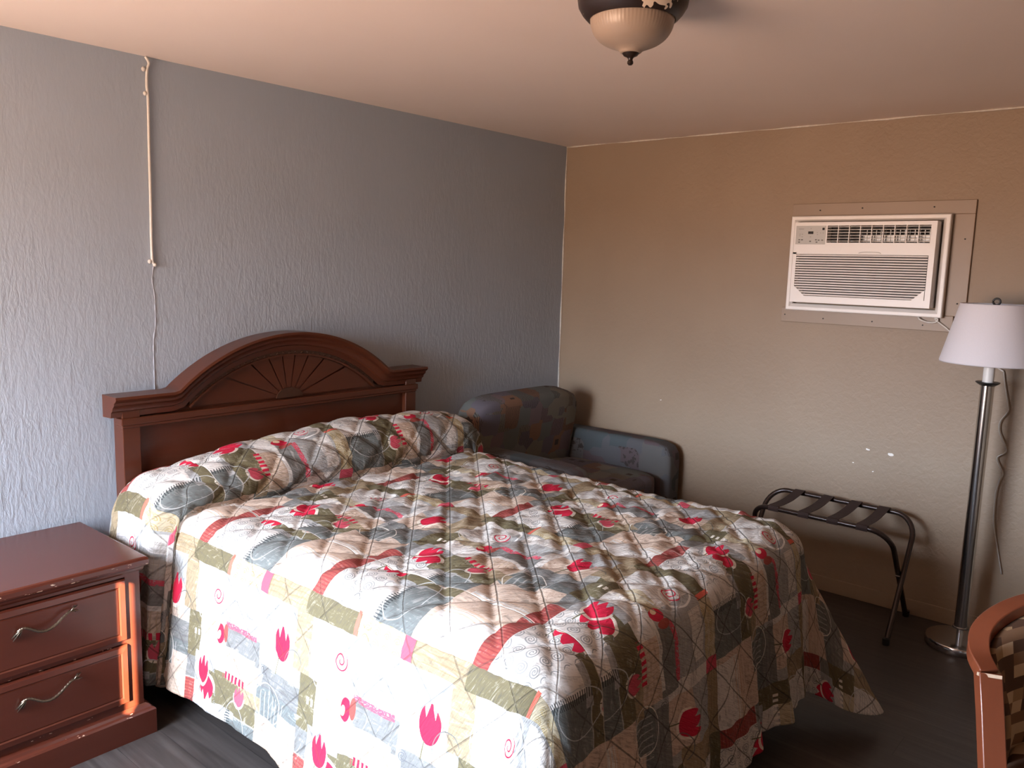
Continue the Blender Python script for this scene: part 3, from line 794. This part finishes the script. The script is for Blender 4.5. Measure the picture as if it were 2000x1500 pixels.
for s, y in ((1, GY0), (-1, GY1)):              # chamfered lower corners of the grille
    pv = [(y, GZ0), (y+s*.055, GZ0), (y, GZ0+.05)]
    a = [bm.verts.new((BX, p, q)) for p, q in pv]; b = [bm.verts.new((-.06, p, q)) for p, q in pv]
    bm.faces.new(a); bm.faces.new(b[::-1])
    for i in range(3): bm.faces.new((a[i], a[(i+1) % 3], b[(i+1) % 3], b[i]))
obj('front_panel', bm, M_white, A)
bm = bmesh.new(); box(bm, -.05, -.045, VY0, VY1, VZ0, VZ1); box(bm, -.062, -.058, GY0, GY1, GZ0, GZ1); obj('interior', bm, M_dark, A)
bm = bmesh.new(); box(bm, -.066, -.060, VY0+.01, -1.90, VZ0+.006, VZ0+.040)
for i in range(14): box(bm, -.070, -.060, VY0+.01+i*.022, VY0+.013+i*.022, VZ0+.004, VZ0+.062)
obj('fins', bm, M_fin, A)
bm = bmesh.new()
NV = 17; pitch = (GZ1-GZ0)/NV
for i in range(NV):
    zc = GZ0+pitch*(i+.5)
    ins = max(0, .05-(zc-GZ0))*1.0
    box(bm, -.0038, .0038, GY0+ins, GY1-ins, -.0012, .0012, Matrix.Translation((BX+.004, 0, zc)) @ Matrix.Rotation(radians(-68), 4, 'Y'))
obj('intake_louvres', bm, M_white, A)
bm = bmesh.new()
for i in range(6):
    zc = VZ0+(VZ1-VZ0)*(i+.6)/6
    box(bm, -.004, .004, VY0, VY1, -.0010, .0010, Matrix.Translation((BX+.007, 0, zc)) @ Matrix.Rotation(radians(-15), 4, 'Y'))
for i in range(1, 9):
    yc = VY0+(VY1-VY0)*i/9; box(bm, BX+.001, BX+.022, yc-.0018, yc+.0018, VZ0, VZ1)
obj('outlet_vanes', bm, M_white, A)
bm = bmesh.new(); box(bm, BX-.0015, BX+.002, -1.731, -1.578, 1.829, 1.922); cp = obj('control_panel', bm, M_acgrey, A, bevel=.001)
bm = bmesh.new(); box(bm, BX-.003, BX-.001, -1.668, -1.642, 1.881, 1.894); obj('display', bm, M_dark, cp)
bm = bmesh.new(); box(bm, BX-.003, BX-.001, -1.724, -1.713, 1.900, 1.912); obj('sensor_window', bm, M_dark, cp)
M_mark = plain('printed_marks', (.16, .15, .14), .6, 0, .1, 20)
for y, z, w in ((-1.6055, 1.906, .027), (-1.600, 1.880, .006), (-1.612, 1.880, .006), (-1.600, 1.872, .006), (-1.612, 1.866, .006), (-1.655, 1.908, .005), (-1.688, 1.888, .005), (-1.690, 1.878, .006), (-1.705, 1.886, .005), (-1.718, 1.886, .006), (-1.655, 1.866, .007)):
    bm = bmesh.new(); box(bm, BX-.0022, BX-.001, y-w/2, y+w/2, z-.0009, z+.0009); obj('printed_mark', bm, M_mark, cp)
for y, z in ((-1.598, 1.852), (-1.612, 1.852), (-1.598, 1.840), (-1.655, 1.844), (-1.684, 1.852), (-1.698, 1.850), (-1.688, 1.840), (-1.716, 1.850)):
    bm = bmesh.new(); box(bm, BX-.0028, BX-.001, y-.0045, y+.0045, z-.003, z+.003); obj('button', bm, M_mark, cp, bevel=.0005)
bm = bmesh.new(); tube(bm, smooth_path([(BX-.001, -2.005, 1.7865), (BX-.003, -1.985, 1.792), (BX-.003, -1.92, 1.792), (BX-.001, -1.90, 1.7865)], 6), .0016, 6); obj('panel_tab', bm, M_acgrey, A)
pc = smooth_path([(-.03, -2.18, 1.492), (-.035, -2.19, 1.478), (-.03, -2.225, 1.466), (-.028, -2.258, 1.468), (-.03, -2.268, 1.482), (-.03, -2.256, 1.488), (-.028, -2.262, 1.476), (-.024, -2.30, 1.448), (-.02, -2.36, 1.40), (-.014, -2.46, 1.33), (-.010, -2.53, 1.28), (-.010, -2.56, 1.262)], 6)
bm = bmesh.new(); tube(bm, pc, .0040, 8); obj('power_cord', bm, M_cord, A, smooth=True)

# ---------------------------------------------------------------- ceiling light
CX, CY = -2.271, -1.932
L_ = thing('ceiling_light', 'dome ceiling light with frosted ribbed glass bowl and chipped dark bronze rim', 'ceiling light', (CX, CY, 2.44))
bm = bmesh.new(); lathe(bm, [(.0001, 2.44), (.140, 2.44), (.152, 2.434), (.155, 2.420), (.152, 2.402), (.141, 2.384), (.128, 2.370), (.121, 2.366), (.117, 2.369), (.0001, 2.378)], (CX, CY), 72)
def mat_rim():
    g = G('chipped_bronze_rim'); x, y, z = g.xyz()
    n = g.noise(1, 3, .6, mp=(11, 11, 9), dist=.4)
    col = g.mix(n > .615, (.020, .011, .008), (.72, .60, .48))
    return g.done(col, .38, 0, .5)
obj('rim', bm, mat_rim(), L_, smooth='auto')
g = G('frosted_amber_glass'); ang = None
x, y, z = g.xyz(); an = g.m('ARCTAN2', y-CY, x-CX)
rib = g.m('SINE', an*70)*g.remap(z, 2.32, 2.365, 0, 1)
g.bump(rib, .18, .0015); M_glass = g.done((.40, .31, .24), .35, 0, .5)
g.b.inputs['Transmission Weight'].default_value = .15
bm = bmesh.new()
prof = [(.118, 2.371), (.1175, 2.362), (.114, 2.346), (.106, 2.330), (.094, 2.316), (.078, 2.305), (.060, 2.297), (.044, 2.291), (.033, 2.285), (.026, 2.279), (.0001, 2.278)]
prof = [(p.x, p.y) for p in smooth_path([(a, b, 0) for a, b in prof], 3)]
lathe(bm, prof, (CX, CY), 96); obj('glass_bowl', bm, M_glass, L_, smooth=True)
bm = bmesh.new(); lathe(bm, [(.0001, 2.283), (.023, 2.283), (.024, 2.278), (.019, 2.272), (.010, 2.268), (.0068, 2.264), (.0062, 2.260), (.0085, 2.256), (.0085, 2.251), (.005, 2.247), (.0001, 2.246)], (CX, CY), 36); obj('finial', bm, M_bronze, L_, smooth='auto')

# ---------------------------------------------------------------- wooden guest chair, lower right
gc = thing('wooden_chair', 'orange-brown wooden chair with curved back rail and checked upholstery at the lower right', 'chair', (-1.85, -3.2, 0))
rail = smooth_path([(-2.040, -2.935, .690), (-2.005, -2.905, .722), (-1.945, -2.900, .762), (-1.865, -2.935, .800), (-1.790, -3.000, .828), (-1.745, -3.10, .846), (-1.735, -3.22, .850), (-1.76, -3.33, .840), (-1.82, -3.43, .810), (-1.90, -3.49, .770), (-1.98, -3.51, .725), (-2.03, -3.50, .690)], 6)
def ribbon(bm, P, w, h, cen):
    rings = []
    for i, p in enumerate(P):
        t = (P[min(i+1, len(P)-1)]-P[max(i-1, 0)]).normalized(); side = t.cross(Vector((0, 0, 1))).normalized(); up = side.cross(t)
        rings.append([bm.verts.new(p+side*a*w/2+up*b*h/2) for a, b in ((-1, -1), (1, -1), (1, 1), (-1, 1))])
    for a, b in zip(rings, rings[1:]):
        for j in range(4): bm.faces.new((a[j], a[(j+1) % 4], b[(j+1) % 4], b[j]))
    bm.faces.new(rings[0][::-1]); bm.faces.new(rings[-1])
bm = bmesh.new(); ribbon(bm, rail, .050, .032, None); obj('top_rail', bm, M_chairw, gc, smooth='auto', bevel=.003)
for y, s in ((-2.935, 1), (-3.50, -1)):
    bm = bmesh.new(); ribbon(bm, [Vector(p) for p in ((-2.034, y, .690), (-2.066, y-.020*s, .60), (-2.11, y-.045*s, .48), (-2.15, y-.07*s, .30), (-2.17, y-.08*s, 0))], .055, .040, None)
    obj('leg', bm, M_chairw, gc, smooth='auto', bevel=.003)
for y in (-3.03, -3.40):
    bm = bmesh.new(); ribbon(bm, [Vector((-1.74, y, .80)), Vector((-1.72, y, .45)), Vector((-1.68, y, 0))], .045, .04, None); obj('leg', bm, M_chairw, gc, smooth='auto', bevel=.003)
bm = bmesh.new(); inner = []      # upholstered shell hanging inside the rail
cen = Vector((-1.95, -3.22, 0))
for p in rail[2:-2]:
    d = Vector((p.x-cen.x, p.y-cen.y, 0)).normalized()
    col_ = []
    for k in range(9):
        t = k/8; q = Vector((p.x, p.y, 0))-d*(.032+.020*sin(pi*t)+.03*t); col_.append(bm.verts.new((q.x, q.y, p.z-.012+(.43-p.z)*t)))
    inner.append(col_)
for a, b in zip(inner, inner[1:]):
    for k in range(8): bm.faces.new((a[k], b[k], b[k+1], a[k+1]))
o = obj('back_upholstery', bm, M_woven, gc, smooth=True); m = o.modifiers.new('t', 'SOLIDIFY'); m.thickness = .018; m.offset = 0
bm = bmesh.new(); rbox(bm, (-1.955, -3.22, .42), (.40, .46, .10), 10, 5); obj('seat', bm, M_woven, gc, smooth=True)
bm = bmesh.new(); box(bm, -2.13, -1.77, -3.46, -2.98, .34, .39); obj('seat_frame', bm, M_chairw, gc, bevel=.004)

bm = bmesh.new(); ribbon(bm, [Vector((-2.0345, -2.9355, .6900)), Vector((-2.0370, -2.9365, .6820))], .054, .042, None); o = obj('worn_corner', bm, plain('bare_chipped_wood', (.55, .40, .28), .6, 0, .2, 90), gc); o['label'] = 'pale chipped wood at the corner'
